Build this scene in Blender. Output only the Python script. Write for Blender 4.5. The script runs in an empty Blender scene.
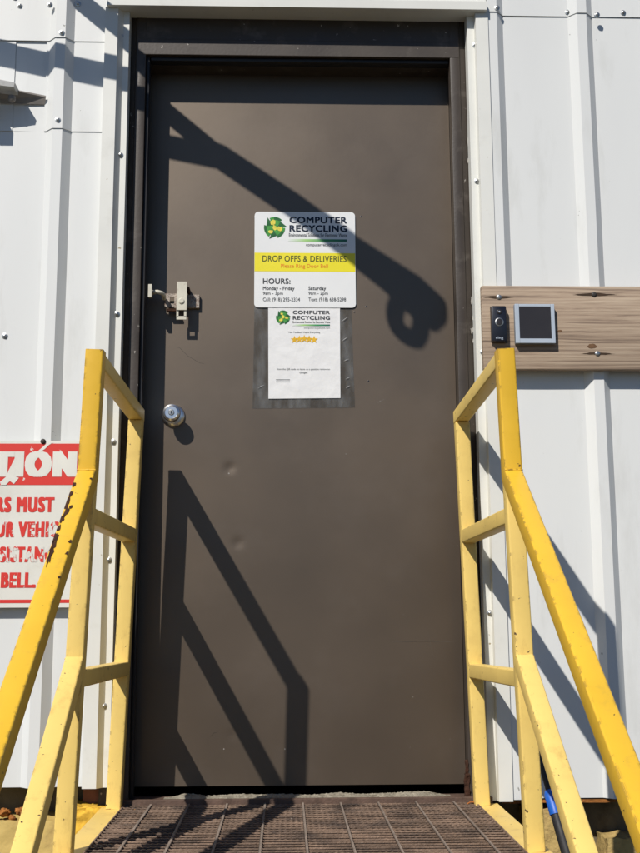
import bpy, bmesh, math, random
from mathutils import Vector, Matrix, noise
random.seed(7)
S = bpy.context.scene
COL = S.collection
# ------------------------------------------------------------------ camera
F, PW, PH, D, H = 1100.0, 640.0, 853.0, 3.0, 0.5
VX, VY, ROLL = 285.0, 614.0, 0.0044
yc = Vector((VX-320, -(VY-426.5), -F)).normalized()
zk = -(-ROLL*yc.x + yc.y)/yc.z
zc = Vector((-ROLL, 1, zk)).normalized()
xc = yc.cross(zc)
MR = Matrix((xc, yc, zc))               # camera axes to world axes
CAM = Vector((0, -D, H))
cam_d = bpy.data.cameras.new('camera'); cam = bpy.data.objects.new('camera', cam_d); COL.objects.link(cam)
cam_d.sensor_fit = 'VERTICAL'; cam_d.sensor_height = 24; cam_d.lens = 24*F/PH
cam_d.clip_start = 0.05; cam_d.clip_end = 500
cam.matrix_world = Matrix.Translation(CAM) @ MR.to_4x4()
S.camera = cam

def P(px, py, Y=None, Z=None, X=None):
    """world point on a real plane that the photo shows at this spot"""
    d = MR @ Vector((px-320, -(py-426.5), -F))
    t = (Y-CAM.y)/d.y if Y is not None else ((Z-CAM.z)/d.z if Z is not None else (X-CAM.x)/d.x)
    return CAM + d*t

SUN = Vector((0.635, 1.0, -1.06))       # the way the light travels
DOORY = 0.13

# ------------------------------------------------------------------ materials
def new_mat(name):
    m = bpy.data.materials.new(name); m.use_nodes = True
    return m, m.node_tree.nodes, m.node_tree.links, m.node_tree.nodes['Principled BSDF']

def paint(name, col, rough=.5, spec=.5, var=.06, scale=6, metal=0, bump=.0, bscale=80, dirt=None, dirt_amt=.0,
          dirt_scale=9, dirt_lo=.55, stretch=(1,1,1), chip=None, chip_scale=40, chip_th=.72, rvar=.08, coat=0):
    m, N, L, B = new_mat(name)
    tc = N.new('ShaderNodeTexCoord'); mp = N.new('ShaderNodeMapping'); mp.inputs['Scale'].default_value = stretch
    L.new(tc.outputs['Object'], mp.inputs['Vector'])
    n = N.new('ShaderNodeTexNoise'); n.inputs['Scale'].default_value = scale; n.inputs['Detail'].default_value = 6
    L.new(mp.outputs[0], n.inputs['Vector'])
    mr = N.new('ShaderNodeMapRange'); mr.inputs['To Min'].default_value = 1-var; mr.inputs['To Max'].default_value = 1+var
    mr.inputs['From Min'].default_value = .3; mr.inputs['From Max'].default_value = .7
    L.new(n.outputs['Fac'], mr.inputs['Value'])
    mul = N.new('ShaderNodeVectorMath'); mul.operation = 'SCALE'; mul.inputs[0].default_value = col
    L.new(mr.outputs[0], mul.inputs['Scale'])
    last = mul.outputs[0]
    def mixin(fac, c, last):
        mx = N.new('ShaderNodeMix'); mx.data_type = 'RGBA'
        L.new(fac, mx.inputs[0]); L.new(last, mx.inputs[6]); mx.inputs[7].default_value = (*c, 1)
        return mx.outputs[2]
    if dirt:
        n2 = N.new('ShaderNodeTexNoise'); n2.inputs['Scale'].default_value = dirt_scale; n2.inputs['Detail'].default_value = 9
        n2.inputs['Roughness'].default_value = .65; L.new(mp.outputs[0], n2.inputs['Vector'])
        m2 = N.new('ShaderNodeMapRange'); m2.inputs['From Min'].default_value = dirt_lo; m2.inputs['From Max'].default_value = dirt_lo+.2
        m2.inputs['To Max'].default_value = dirt_amt; L.new(n2.outputs['Fac'], m2.inputs['Value'])
        last = mixin(m2.outputs[0], dirt, last)
    if chip:
        n3 = N.new('ShaderNodeTexNoise'); n3.inputs['Scale'].default_value = chip_scale; n3.inputs['Detail'].default_value = 3
        L.new(tc.outputs['Object'], n3.inputs['Vector'])
        m3 = N.new('ShaderNodeMapRange'); m3.inputs['From Min'].default_value = chip_th; m3.inputs['From Max'].default_value = chip_th+.02
        L.new(n3.outputs['Fac'], m3.inputs['Value'])
        last = mixin(m3.outputs[0], chip, last)
    L.new(last, B.inputs['Base Color'])
    rr = N.new('ShaderNodeMapRange'); rr.inputs['From Min'].default_value = .3; rr.inputs['From Max'].default_value = .7
    rr.inputs['To Min'].default_value = rough-rvar; rr.inputs['To Max'].default_value = rough+rvar
    L.new(n.outputs['Fac'], rr.inputs['Value']); L.new(rr.outputs[0], B.inputs['Roughness'])
    B.inputs['Metallic'].default_value = metal; B.inputs['Specular IOR Level'].default_value = spec
    if coat: B.inputs['Coat Weight'].default_value = coat
    if bump:
        nb = N.new('ShaderNodeTexNoise'); nb.inputs['Scale'].default_value = bscale; nb.inputs['Detail'].default_value = 5
        L.new(mp.outputs[0], nb.inputs['Vector'])
        bp = N.new('ShaderNodeBump'); bp.inputs['Strength'].default_value = bump; bp.inputs['Distance'].default_value = .004
        L.new(nb.outputs['Fac'], bp.inputs['Height']); L.new(bp.outputs[0], B.inputs['Normal'])
    return m

WHITE = paint('white siding paint', (.71,.72,.70), .42, .4, .03, 3, dirt=(.47,.47,.43), dirt_amt=.42, dirt_scale=9, dirt_lo=.55,
              stretch=(1,1,.22), bump=.05, bscale=14, chip=(.3,.3,.28), chip_scale=55, chip_th=.745)
TRIM = paint('cream white trim paint', (.71,.71,.66), .42, .4, .04, 5, dirt=(.45,.43,.36), dirt_amt=.35, dirt_scale=12, dirt_lo=.58, chip=(.35,.3,.2), chip_scale=70, chip_th=.74)
BROWN = paint('brown door paint', (.050,.0360,.0245), .48, .85, .07, 2.5, dirt=(.078,.062,.049), dirt_amt=.45, dirt_scale=3, dirt_lo=.48, bump=.02, bscale=60,
              chip=(.22,.2,.17), chip_scale=85, chip_th=.765, rvar=.06)
FRAMEM = paint('brown frame paint', (.048,.037,.028), .46, .5, .1, 6, dirt=(.14,.12,.10), dirt_amt=.6, dirt_scale=16, dirt_lo=.55, bump=.08, bscale=120, chip=(.34,.31,.27), chip_scale=70, chip_th=.72)
YEL = paint('bright yellow paint', (.77,.465,.032), .4, .45, .07, 7, dirt=(.55,.33,.05), dirt_amt=.5, dirt_scale=14, dirt_lo=.55, bump=.08, bscale=60, chip=(.09,.045,.02), chip_scale=75, chip_th=.71)
YELP = paint('faded yellow paint', (.82,.59,.17), .5, .4, .06, 6, dirt=(.62,.42,.12), dirt_amt=.45, dirt_scale=11, dirt_lo=.55, bump=.08, bscale=60, chip=(.10,.06,.03), chip_scale=80, chip_th=.70)
YELC = paint('yellow painted concrete', (.72,.43,.05), .85, .2, .2, 18, dirt=(.22,.11,.03), dirt_amt=.9, dirt_scale=30, dirt_lo=.54, bump=.9, bscale=60, rvar=.05)
YELS = paint('pale yellow painted concrete', (.62,.45,.15), .7, .3, .08, 8, dirt=(.36,.25,.1), dirt_amt=.7, dirt_scale=16, dirt_lo=.5, bump=.4, bscale=60)
CONC = paint('grey rough concrete', (.30,.27,.21), .95, .1, .3, 45, dirt=(.12,.1,.07), dirt_amt=.8, dirt_scale=50, dirt_lo=.5, bump=1, bscale=170)
CONCD = paint('stained foundation concrete', (.17,.14,.09), .95, .1, .25, 14, dirt=(.06,.05,.035), dirt_amt=.8, dirt_scale=12, dirt_lo=.5, bump=.7, bscale=70)
TAN = paint('tan crumbling concrete', (.5,.36,.14), .95, .1, .25, 30, dirt=(.22,.14,.06), dirt_amt=.9, dirt_scale=30, dirt_lo=.5, bump=1, bscale=90)
RUST = paint('orange rust', (.36,.14,.035), .9, .2, .4, 25, dirt=(.08,.03,.015), dirt_amt=.9, dirt_scale=30, dirt_lo=.48, bump=.8, bscale=120)
RUSTD = paint('dark rust', (.055,.025,.015), .9, .2, .4, 60, bump=.6, bscale=150)
SILL = paint('rusty threshold steel', (.12,.075,.055), .75, .4, .25, 16, dirt=(.05,.03,.02), dirt_amt=.8, dirt_scale=18, dirt_lo=.5, bump=.4, bscale=120)
GRATE = paint('rusted grating steel', (.245,.165,.115), .65, .45, .35, 14, dirt=(.06,.045,.038), dirt_amt=.9, dirt_scale=9, dirt_lo=.47, bump=.5, bscale=260, chip=(.4,.36,.3), chip_scale=190, chip_th=.74)
GRAYB = paint('grey painted grating rod', (.19,.15,.12), .6, .45, .25, 30, bump=.4, bscale=200)
CREAM = paint('cream hasp paint', (.60,.57,.47), .5, .4, .06, 30, dirt=(.2,.12,.07), dirt_amt=.7, dirt_scale=60, dirt_lo=.6)
HASP = paint('worn hasp steel', (.36,.31,.26), .6, .5, .2, 70, dirt=(.13,.06,.04), dirt_amt=.9, dirt_scale=110, dirt_lo=.47, metal=.2, bump=.5, bscale=300)
STEEL = paint('zinc screw', (.5,.5,.48), .35, .5, .1, 60, metal=.9)
DARKM = paint('blackened screw', (.035,.03,.025), .6, .4, .1, 60)
CHROME = paint('polished chrome', (.80,.80,.8), .3, .5, .02, 30, metal=1, rvar=.03)
BLACK = paint('black plastic', (.012,.014,.022), .3, .5, .1, 20)
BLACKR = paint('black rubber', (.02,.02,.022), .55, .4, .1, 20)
BLUE = paint('blue plastic', (.01,.11,.5), .45, .5, .06, 20)
GREYF = paint('grey blue plastic frame', (.43,.49,.56), .35, .5, .03, 20)
SCREEN = paint('dark glass screen', (.032,.028,.027), .22, .5, .1, 12)
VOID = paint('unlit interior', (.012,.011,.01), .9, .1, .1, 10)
SIGNW = paint('white sign face', (.76,.77,.76), .4, .4, .015, 8)
SIGNO = paint('old white sign face', (.74,.73,.66), .45, .4, .03, 8, dirt=(.5,.47,.38), dirt_amt=.4, dirt_scale=9, dirt_lo=.55)
PAPER = paint('white paper', (.76,.76,.75), .5, .4, .02, 20, bump=.6, bscale=22)
INK = paint('navy ink', (.012,.022,.045), .5, .3, .02)
INKG = paint('dark grey ink', (.05,.055,.06), .5, .3, .02)
INKL = paint('mid grey ink', (.16,.17,.17), .5, .3, .02)
OLIVE = paint('olive green ink', (.085,.10,.02), .5, .3, .02)
ORANGE = paint('orange ink', (.75,.22,.02), .5, .3, .02)
YINK = paint('sign yellow ink', (.80,.70,.03), .4, .4, .02)
GREEN1 = paint('leaf green ink', (.06,.30,.05), .45, .4, .25, 90)
GREEN2 = paint('dark green ink', (.015,.12,.03), .45, .4, .2, 90)
GOLD = paint('gold star ink', (.72,.42,.02), .45, .4, .1, 60)
GREYL = paint('light grey lamp paint', (.5,.5,.48), .5, .4, .06, 12, dirt=(.2,.18,.15), dirt_amt=.6, dirt_scale=20, dirt_lo=.5)
GREYD = paint('dark grey lamp underside', (.22,.2,.18), .6, .4, .2, 22)  # darker brownish grey for the lamp's arm and socket
GALV = paint('galvanised bracket steel', (.36,.37,.38), .5, .5, .1, 12, metal=.6)
ASPH = paint('yard asphalt and gravel', (.065,.062,.058), .95, .2, .25, 3, dirt=(.045,.044,.042), dirt_amt=.7, dirt_scale=.8, dirt_lo=.48, bump=.6, bscale=40)
WOODB = paint('red brown wood block', (.22,.1,.075), .8, .2, .2, 30)
LEAF = paint('dry leaf', (.45,.24,.08), .7, .2, .2, 60)

BROWN.node_tree.nodes['Principled BSDF'].inputs['IOR'].default_value = 1.7; BROWN.node_tree.nodes['Principled BSDF'].inputs['Specular Tint'].default_value = (1, .845, .69, 1)
def edge_wear(m, col, lo=.50, scale=55, rad=.0045):
    N, L = m.node_tree.nodes, m.node_tree.links; B = N['Principled BSDF']
    src = B.inputs['Base Color'].links[0].from_socket
    bv = N.new('ShaderNodeBevel'); bv.inputs['Radius'].default_value = rad; bv.samples = 4
    ge = N.new('ShaderNodeNewGeometry'); dt = N.new('ShaderNodeVectorMath'); dt.operation = 'DOT_PRODUCT'
    L.new(bv.outputs[0], dt.inputs[0]); L.new(ge.outputs['True Normal'], dt.inputs[1])
    mr = N.new('ShaderNodeMapRange'); mr.inputs['From Min'].default_value = .995; mr.inputs['From Max'].default_value = .93; L.new(dt.outputs['Value'], mr.inputs['Value'])
    tc = N.new('ShaderNodeTexCoord'); nz = N.new('ShaderNodeTexNoise'); nz.inputs['Scale'].default_value = scale; nz.inputs['Detail'].default_value = 5; L.new(tc.outputs['Object'], nz.inputs['Vector'])
    n2 = N.new('ShaderNodeTexNoise'); n2.inputs['Scale'].default_value = 5; L.new(tc.outputs['Object'], n2.inputs['Vector'])
    ad = N.new('ShaderNodeMath'); ad.operation = 'MULTIPLY_ADD'; ad.inputs[1].default_value = .35; L.new(n2.outputs['Fac'], ad.inputs[0]); L.new(nz.outputs['Fac'], ad.inputs[2])
    m2 = N.new('ShaderNodeMapRange'); m2.inputs['From Min'].default_value = lo+.25; m2.inputs['From Max'].default_value = lo+.29; L.new(ad.outputs[0], m2.inputs['Value'])
    mu = N.new('ShaderNodeMath'); mu.operation = 'MULTIPLY'; L.new(mr.outputs[0], mu.inputs[0]); L.new(m2.outputs[0], mu.inputs[1])
    mx = N.new('ShaderNodeMix'); mx.data_type = 'RGBA'; L.new(mu.outputs[0], mx.inputs[0]); L.new(src, mx.inputs[6]); mx.inputs[7].default_value = (*col, 1)
    # soft grime and sun-faded blotches
    n3 = N.new('ShaderNodeTexNoise'); n3.inputs['Scale'].default_value = 22; n3.inputs['Detail'].default_value = 8; n3.inputs['Roughness'].default_value = .7
    mp = N.new('ShaderNodeMapping'); mp.inputs['Scale'].default_value = (1, 1, .35); L.new(tc.outputs['Object'], mp.inputs[0]); L.new(mp.outputs[0], n3.inputs['Vector'])
    m3 = N.new('ShaderNodeMapRange'); m3.inputs['From Min'].default_value = .56; m3.inputs['From Max'].default_value = .8; m3.inputs['To Max'].default_value = .55; L.new(n3.outputs['Fac'], m3.inputs['Value'])
    m4 = N.new('ShaderNodeMix'); m4.data_type = 'RGBA'; L.new(m3.outputs[0], m4.inputs[0]); L.new(mx.outputs[2], m4.inputs[6]); m4.inputs[7].default_value = (.40, .23, .06, 1)
    L.new(m4.outputs[2], B.inputs['Base Color'])
edge_wear(YEL, (.10,.05,.02), .455); edge_wear(YELP, (.14,.08,.03), .50)
def letter_red(name, th):
    m, N, L, B = new_mat(name)
    tc = N.new('ShaderNodeTexCoord'); n = N.new('ShaderNodeTexNoise'); n.inputs['Scale'].default_value = 48; n.inputs['Detail'].default_value = 6; n.inputs['Roughness'].default_value = .6
    mp = N.new('ShaderNodeMapping'); mp.inputs['Rotation'].default_value = (0, .7, 0); mp.inputs['Scale'].default_value = (1.15, 1, .8)
    L.new(tc.outputs['Object'], mp.inputs['Vector']); L.new(mp.outputs[0], n.inputs['Vector'])
    r = N.new('ShaderNodeMapRange'); r.inputs['From Min'].default_value = th; r.inputs['From Max'].default_value = th+.02
    L.new(n.outputs['Fac'], r.inputs['Value'])
    mx = N.new('ShaderNodeMix'); mx.data_type = 'RGBA'; L.new(r.outputs[0], mx.inputs[0])
    mx.inputs[6].default_value = (.66,.032,.02,1); mx.inputs[7].default_value = (.70,.68,.62,1)
    L.new(mx.outputs[2], B.inputs['Base Color']); B.inputs['Roughness'].default_value = .5
    return m
RED = letter_red('red ink', .66); REDW = letter_red('worn red ink', .545); REDX = letter_red('badly worn red ink', .51)

def wood_mat():
    m, N, L, B = new_mat('weathered board wood')
    tc = N.new('ShaderNodeTexCoord'); mp = N.new('ShaderNodeMapping'); mp.inputs['Scale'].default_value = (1.1, 8, 22)
    L.new(tc.outputs['Object'], mp.inputs['Vector'])
    nz = N.new('ShaderNodeTexNoise'); nz.inputs['Scale'].default_value = 2.2; nz.inputs['Detail'].default_value = 8; nz.inputs['Distortion'].default_value = .9; nz.inputs['Roughness'].default_value = .68
    L.new(mp.outputs[0], nz.inputs['Vector'])
    w = N.new('ShaderNodeTexWave'); w.wave_type = 'BANDS'; w.bands_direction = 'Z'; w.inputs['Scale'].default_value = 1.3
    w.inputs['Distortion'].default_value = 7; w.inputs['Detail'].default_value = 4; w.inputs['Detail Scale'].default_value = 1.3
    L.new(mp.outputs[0], w.inputs['Vector'])
    a = N.new('ShaderNodeMath'); a.operation = 'ADD'; L.new(nz.outputs['Fac'], a.inputs[0])
    sc = N.new('ShaderNodeMath'); sc.operation = 'MULTIPLY'; sc.inputs[1].default_value = .13; L.new(w.outputs['Fac'], sc.inputs[0]); L.new(sc.outputs[0], a.inputs[1])
    cr = N.new('ShaderNodeValToRGB'); e = cr.color_ramp.elements
    e[0].position = .36; e[0].color = (.17,.12,.085,1); e[1].position = .80; e[1].color = (.48,.38,.275,1)
    k = cr.color_ramp.elements.new(.54); k.color = (.345,.255,.18,1)
    L.new(a.outputs[0], cr.inputs[0])
    # dark iron stains running with the grain from the screws
    L.new(cr.outputs[0], B.inputs['Base Color']); B.inputs['Roughness'].default_value = .8
    bp = N.new('ShaderNodeBump'); bp.inputs['Strength'].default_value = .5; bp.inputs['Distance'].default_value = .003
    L.new(a.outputs[0], bp.inputs['Height']); L.new(bp.outputs[0], B.inputs['Normal'])
    return m
WOOD = wood_mat()
STAIN = paint('dark iron stain', (.055,.035,.022), .8, .2, .3, 60)

def ramp_mat(name, stops):
    m, N, L, B = new_mat(name)
    tc = N.new('ShaderNodeTexCoord'); sp = N.new('ShaderNodeSeparateXYZ'); L.new(tc.outputs['Generated'], sp.inputs[0])
    cr = N.new('ShaderNodeValToRGB'); e = cr.color_ramp.elements
    e[0].position, e[0].color = stops[0][0], (*stops[0][1], 1); e[1].position, e[1].color = stops[-1][0], (*stops[-1][1], 1)
    for s in stops[1:-1]: cr.color_ramp.elements.new(s[0]).color = (*s[1], 1)
    L.new(sp.outputs[0], cr.inputs[0]); L.new(cr.outputs[0], B.inputs['Base Color']); B.inputs['Roughness'].default_value = .45
    return m
GRADBAR = ramp_mat('green fading bar ink', [(0,(.74,.76,.74)),(.3,(.35,.6,.2)),(.62,(.05,.3,.1)),(1,(.01,.12,.08))])

def film_mat():
    m, N, L, B = new_mat('clear plastic film')
    out = N['Material Output']; tr = N.new('ShaderNodeBsdfTransparent'); tr.inputs[0].default_value = (.74,.76,.77,1)
    B.inputs['Base Color'].default_value = (.32,.33,.33,1); B.inputs['Roughness'].default_value = .28
    tc = N.new('ShaderNodeTexCoord'); n = N.new('ShaderNodeTexNoise'); n.inputs['Scale'].default_value = 26; n.inputs['Detail'].default_value = 8
    mp = N.new('ShaderNodeMapping'); mp.inputs['Scale'].default_value = (1.6, 1, .6); L.new(tc.outputs['Object'], mp.inputs['Vector']); L.new(mp.outputs[0], n.inputs['Vector'])
    r = N.new('ShaderNodeMapRange'); r.inputs['From Min'].default_value = .38; r.inputs['From Max'].default_value = .75; r.inputs['To Min'].default_value = .04; r.inputs['To Max'].default_value = .38
    L.new(n.outputs['Fac'], r.inputs['Value'])
    mx = N.new('ShaderNodeMixShader'); L.new(r.outputs[0], mx.inputs[0]); L.new(tr.outputs[0], mx.inputs[1]); L.new(B.outputs[0], mx.inputs[2]); L.new(mx.outputs[0], out.inputs['Surface'])
    bp = N.new('ShaderNodeBump'); bp.inputs['Strength'].default_value = .8; bp.inputs['Distance'].default_value = .004
    L.new(n.outputs['Fac'], bp.inputs['Height']); L.new(bp.outputs[0], B.inputs['Normal'])
    return m
FILM = film_mat()
CRINK = paint('bright film crease', (.6,.6,.6), .25, .6, .02)

# ------------------------------------------------------------------ mesh helpers
def link(name, bm, mat, parent=None, smooth=None):
    me = bpy.data.meshes.new(name)
    bmesh.ops.recalc_face_normals(bm, faces=bm.faces[:])
    bm.to_mesh(me); bm.free()
    if smooth is not None:
        for p in me.polygons: p.use_smooth = True
        me.set_sharp_from_angle(angle=math.radians(smooth))
    me.materials.append(mat)
    o = bpy.data.objects.new(name, me); COL.objects.link(o)
    if parent: o.parent = parent; o.matrix_parent_inverse = parent.matrix_world.inverted() if parent.type != 'EMPTY' else Matrix.Translation(-parent.location)
    return o
def tag(o, label, cat, group=None):
    o['label'] = label; o['category'] = cat
    if group: o['group'] = group
    return o
def thing(name, label, cat, loc, group=None):
    o = bpy.data.objects.new(name, None); COL.objects.link(o); o.location = loc; o.empty_display_size = .1
    return tag(o, label, cat, group)
def structure(o): o['kind'] = 'structure'; return o

def box(bm, x0, x1, y0, y1, z0, z1, bev=0):
    vs = [bm.verts.new((x, y, z)) for x in (x0, x1) for y in (y0, y1) for z in (z0, z1)]
    fs = [(0,1,3,2),(4,6,7,5),(0,4,5,1),(2,3,7,6),(0,2,6,4),(1,5,7,3)]
    faces = [bm.faces.new([vs[i] for i in f]) for f in fs]
    if bev:
        es = list({e for f in faces for e in f.edges})
        bmesh.ops.bevel(bm, geom=es, offset=bev, segments=2, affect='EDGES', profile=.5)
def hexa(bm, pts):
    """8 corners: 4 of one face, then the 4 facing ones"""
    vs = [bm.verts.new(p) for p in pts]
    for f in [(0,1,2,3),(7,6,5,4),(0,4,5,1),(1,5,6,2),(2,6,7,3),(3,7,4,0)]: bm.faces.new([vs[i] for i in f])
def rsq(w, h, r, n=3):
    out = []
    for cx, cy, a0 in ((w/2-r, h/2-r, 0), (-w/2+r, h/2-r, 90), (-w/2+r, -h/2+r, 180), (w/2-r, -h/2+r, 270)):
        for i in range(n+1):
            a = math.radians(a0+90*i/n); out.append((cx+r*math.cos(a), cy+r*math.sin(a)))
    return out
def sweep(bm, pts, sec, side=Vector((1,0,0)), caps=True, scales=None):
    """mitred sweep of a section along a path; the section's x axis stays on side"""
    pts = [Vector(p) for p in pts]; rings = []
    n = len(pts)
    for i, p in enumerate(pts):
        a = (pts[i]-pts[i-1]).normalized() if i else (pts[1]-pts[0]).normalized()
        b = (pts[i+1]-pts[i]).normalized() if i < n-1 else a
        t = (a+b).normalized()
        s = (side-t*side.dot(t)).normalized(); u = t.cross(s)
        k = 1/max(.3, t.dot(a))
        sc = scales[i] if scales else 1
        # stretch along u only when the bend is about side
        rings.append([bm.verts.new(p + s*(x*sc) + u*(y*k*sc)) for x, y in sec])
    m = len(sec)
    for r0, r1 in zip(rings, rings[1:]):
        for j in range(m): bm.faces.new((r0[j], r0[(j+1)%m], r1[(j+1)%m], r1[j]))
    if caps: bm.faces.new(rings[0][::-1]); bm.faces.new(rings[-1])
def circ(r, n=16): return [(r*math.cos(2*math.pi*i/n), r*math.sin(2*math.pi*i/n)) for i in range(n)]
def lathe(bm, c, prof, axis=Vector((0,-1,0)), n=28):
    """prof: list of (radius, height along axis)"""
    c = Vector(c); s = axis.orthogonal().normalized(); u = axis.cross(s); rings = []
    for r, h in prof:
        rings.append([bm.verts.new(c+axis*h+(s*math.cos(2*math.pi*i/n)+u*math.sin(2*math.pi*i/n))*r) for i in range(n)])
    for a, b in zip(rings, rings[1:]):
        for j in range(n): bm.faces.new((a[j], a[(j+1)%n], b[(j+1)%n], b[j]))
    bm.faces.new(rings[0]); bm.faces.new(rings[-1])
def poly(bm, pts, th=None):
    """a flat polygon in the XZ plane facing the camera side, with thickness th"""
    vs = [bm.verts.new(p) for p in pts]; f = bm.faces.new(vs)
    if th:
        r = bmesh.ops.extrude_face_region(bm, geom=[f]); 
        for v in [g for g in r['geom'] if isinstance(g, bmesh.types.BMVert)]: v.co.y += th
def extr(bm, prof, z0, z1, th=.0012, nz=1, wob=0, seed=0):
    """sheet metal: a profile of (x, y) drawn up from z0 to z1, th thick behind"""
    rows = []
    for k in range(nz+1):
        z = z0+(z1-z0)*k/nz; fr = []; bk = []
        for x, y in prof:
            w = wob*noise.noise(Vector((x*4+seed, z*2.2, seed))) if wob else 0
            fr.append(bm.verts.new((x, y+w, z))); bk.append(bm.verts.new((x, y+w+th, z)))
        rows.append((fr, bk))
    m = len(prof)
    for (f0, b0), (f1, b1) in zip(rows, rows[1:]):
        for i in range(m-1):
            bm.faces.new((f0[i], f0[i+1], f1[i+1], f1[i])); bm.faces.new((b0[i+1], b0[i], b1[i], b1[i+1]))
        bm.faces.new((f0[0], f1[0], b1[0], b0[0])); bm.faces.new((f0[-1], b0[-1], b1[-1], f1[-1]))
    for fr, bk in (rows[0], rows[-1]):
        for i in range(m-1): bm.faces.new((fr[i], bk[i], bk[i+1], fr[i+1]))
def text(name, body, x0, y0, x1, y1, Y, mat, parent, bold=0.0):
    """flat printed line fitted between two photo corners on the plane Y"""
    cu = bpy.data.curves.new('t', 'FONT'); cu.body = body; cu.resolution_u = 3; cu.space_character = 1+bold*2.5; vb = bold*(.6 if bold < .06 else .3)
    to = bpy.data.objects.new('t', cu); COL.objects.link(to)
    dg = bpy.context.evaluated_depsgraph_get(); src = bpy.data.meshes.new_from_object(to.evaluated_get(dg))
    bpy.data.objects.remove(to)
    # heavier strokes: the outline laid down again a little to each side, hair-thin layers
    offs = [(0, 0)] if not bold else [(0, 0), (-bold, 0), (bold, 0), (-bold, -vb), (bold, vb), (-bold, vb), (bold, -vb), (0, vb), (0, -vb)]
    if bold > .06: offs += [(-bold/2, vb), (bold/2, vb), (-bold/2, -vb), (bold/2, -vb), (-bold/2, 0), (bold/2, 0)]
    vv, ff = [], []
    for k, (ox, oy) in enumerate(offs):
        n0 = len(vv)
        vv += [(v.co.x+ox, v.co.y+oy, k*.00002) for v in src.vertices]; ff += [[n0+i for i in p.vertices] for p in src.polygons]
    xs = [v[0] for v in vv]; ys = [v[1] for v in vv]
    a = P(x0, (y0+y1)/2, Y=Y); b = P(x1, (y0+y1)/2, Y=Y); t = P((x0+x1)/2, y0, Y=Y); u = P((x0+x1)/2, y1, Y=Y)
    xm, ym = min(xs), min(ys); xw, yw = max(xs)-xm, max(ys)-ym
    out = [(a.x+(b.x-a.x)*(v[0]-xm)/xw, Y-v[2], u.z+(t.z-u.z)*(v[1]-ym)/yw) for v in vv]
    me = bpy.data.meshes.new(name); me.from_pydata(out, [], ff); bpy.data.meshes.remove(src)
    me.name = name
    me.materials.append(mat)
    o = bpy.data.objects.new(name, me); COL.objects.link(o)
    if parent: o.parent = parent; o.matrix_parent_inverse = Matrix.Translation(-parent.location)
    return o
def Z_at(px, py, Y): return P(px, py, Y=Y).z
def X_at(px, py, Y): return P(px, py, Y=Y).x

# ------------------------------------------------------------------ ground and sky
GZ = -0.85
bm = bmesh.new(); box(bm, -150, 150, -200, 150, GZ-.3, GZ); structure(link('ground', bm, ASPH))
w = bpy.data.worlds.new('World'); S.world = w; w.use_nodes = True
wn, wl = w.node_tree.nodes, w.node_tree.links
sky = wn.new('ShaderNodeTexSky'); sky.sky_type = 'NISHITA'; sky.sun_disc = False
sd = -SUN.normalized()
sky.sun_elevation = math.asin(sd.z); sky.sun_rotation = math.atan2(sd.x, sd.y)
sky.air_density = 1; sky.dust_density = .3; sky.ozone_density = 3
tint = wn.new('ShaderNodeVectorMath'); tint.operation = 'MULTIPLY'; tint.inputs[1].default_value = (.80, .98, 1.22)
wl.new(sky.outputs[0], tint.inputs[0]); wl.new(tint.outputs[0], wn['Background'].inputs[0]); wn['Background'].inputs[1].default_value = .05
sl = bpy.data.lights.new('sun', 'SUN'); sl.energy = 4.45; sl.angle = math.radians(.53); sl.color = (1, .95, .885)
so = bpy.data.objects.new('sun', sl); COL.objects.link(so); so.rotation_euler = SUN.to_track_quat('-Z', 'Y').to_euler(); so.location = (-4, -6, 7)

# ------------------------------------------------------------------ the metal building
bld = thing('metal_building', 'white corrugated metal building wall with raised ribs around the brown doorway', 'building', (0, .02, 0))
XL, XR, ZT = -2.6, 2.9, 3.4
TLo, TLi = X_at(101, 200, 0), X_at(117.5, 430, 0)        # left trim, outer and inner edge
TRi, TRo = X_at(479.5, 430, 0), X_at(492, 200, 0)
zbl, zbr = Z_at(50, 787, 0), Z_at(560, 798, 0)
RH, RS, RT = .022, .022, .014                             # rib height, slope run, half flat top
def prof(x0, x1, ribs, y0):
    p = [(x0, y0)]
    for c in ribs:
        for dx, dy in ((-RT-RS, 0), (-RT, -RH), (RT, -RH), (RT+RS, 0)):
            x = c+dx
            if x0 < x < x1: p.append((x, y0+dy))
    p.append((x1, y0)); return p
rl = X_at(51, 300, -RH); rr = X_at(599, 380, -RH)
ribsL = [rl-.305*k for k in range(7)]; ribsR = [X_at(498, 200, -RH), rr]+[rr+.305*k for k in range(1, 7)]
def panel(x0, x1, z0, z1, ribs, y0, seed):
    bm = bmesh.new(); p = prof(x0, x1, sorted(ribs), y0)
    q = []                                                # extra points across the flats so the sheet can buckle a little
    for a, b in zip(p, p[1:]):
        q.append(a); n = int((b[0]-a[0])/.07)
        for k in range(1, n): q.append((a[0]+(b[0]-a[0])*k/n, a[1]+(b[1]-a[1])*k/n))
    q.append(p[-1]); extr(bm, q, z0, z1, .0012, max(1, int((z1-z0)/.12)), .0016, seed)
    return link('siding_panel', bm, WHITE, bld, 25)
z42, z132 = Z_at(50, 42, 0), Z_at(80, 132, 0)
zR = Z_at(560, 17, 0)
xm1, xm2 = X_at(13, 120, 0), X_at(44, 132, 0)
panel(XL, TLo+.012, zbl, z132+.04, ribsL, 0, 1)
panel(xm1-.01, xm2+.005, z132-.0, z42+.04, [], -.0003, 2)
panel(XL, xm1, z132, z42+.04, ribsL, -.0032, 3)
panel(xm2, TLo+.012, z132, z42+.04, ribsL, -.0032, 4)
panel(XL, TLo+.012, z42, ZT, ribsL, -.0064, 5)
panel(TRo-.012, XR, zbr, zR+.04, ribsR, 0, 6)
panel(TRo-.012, XR, zR, ZT, ribsR, -.0035, 7)
zH = Z_at(300, 9.5, -.03)                                 # lower edge of the head trim
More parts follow.
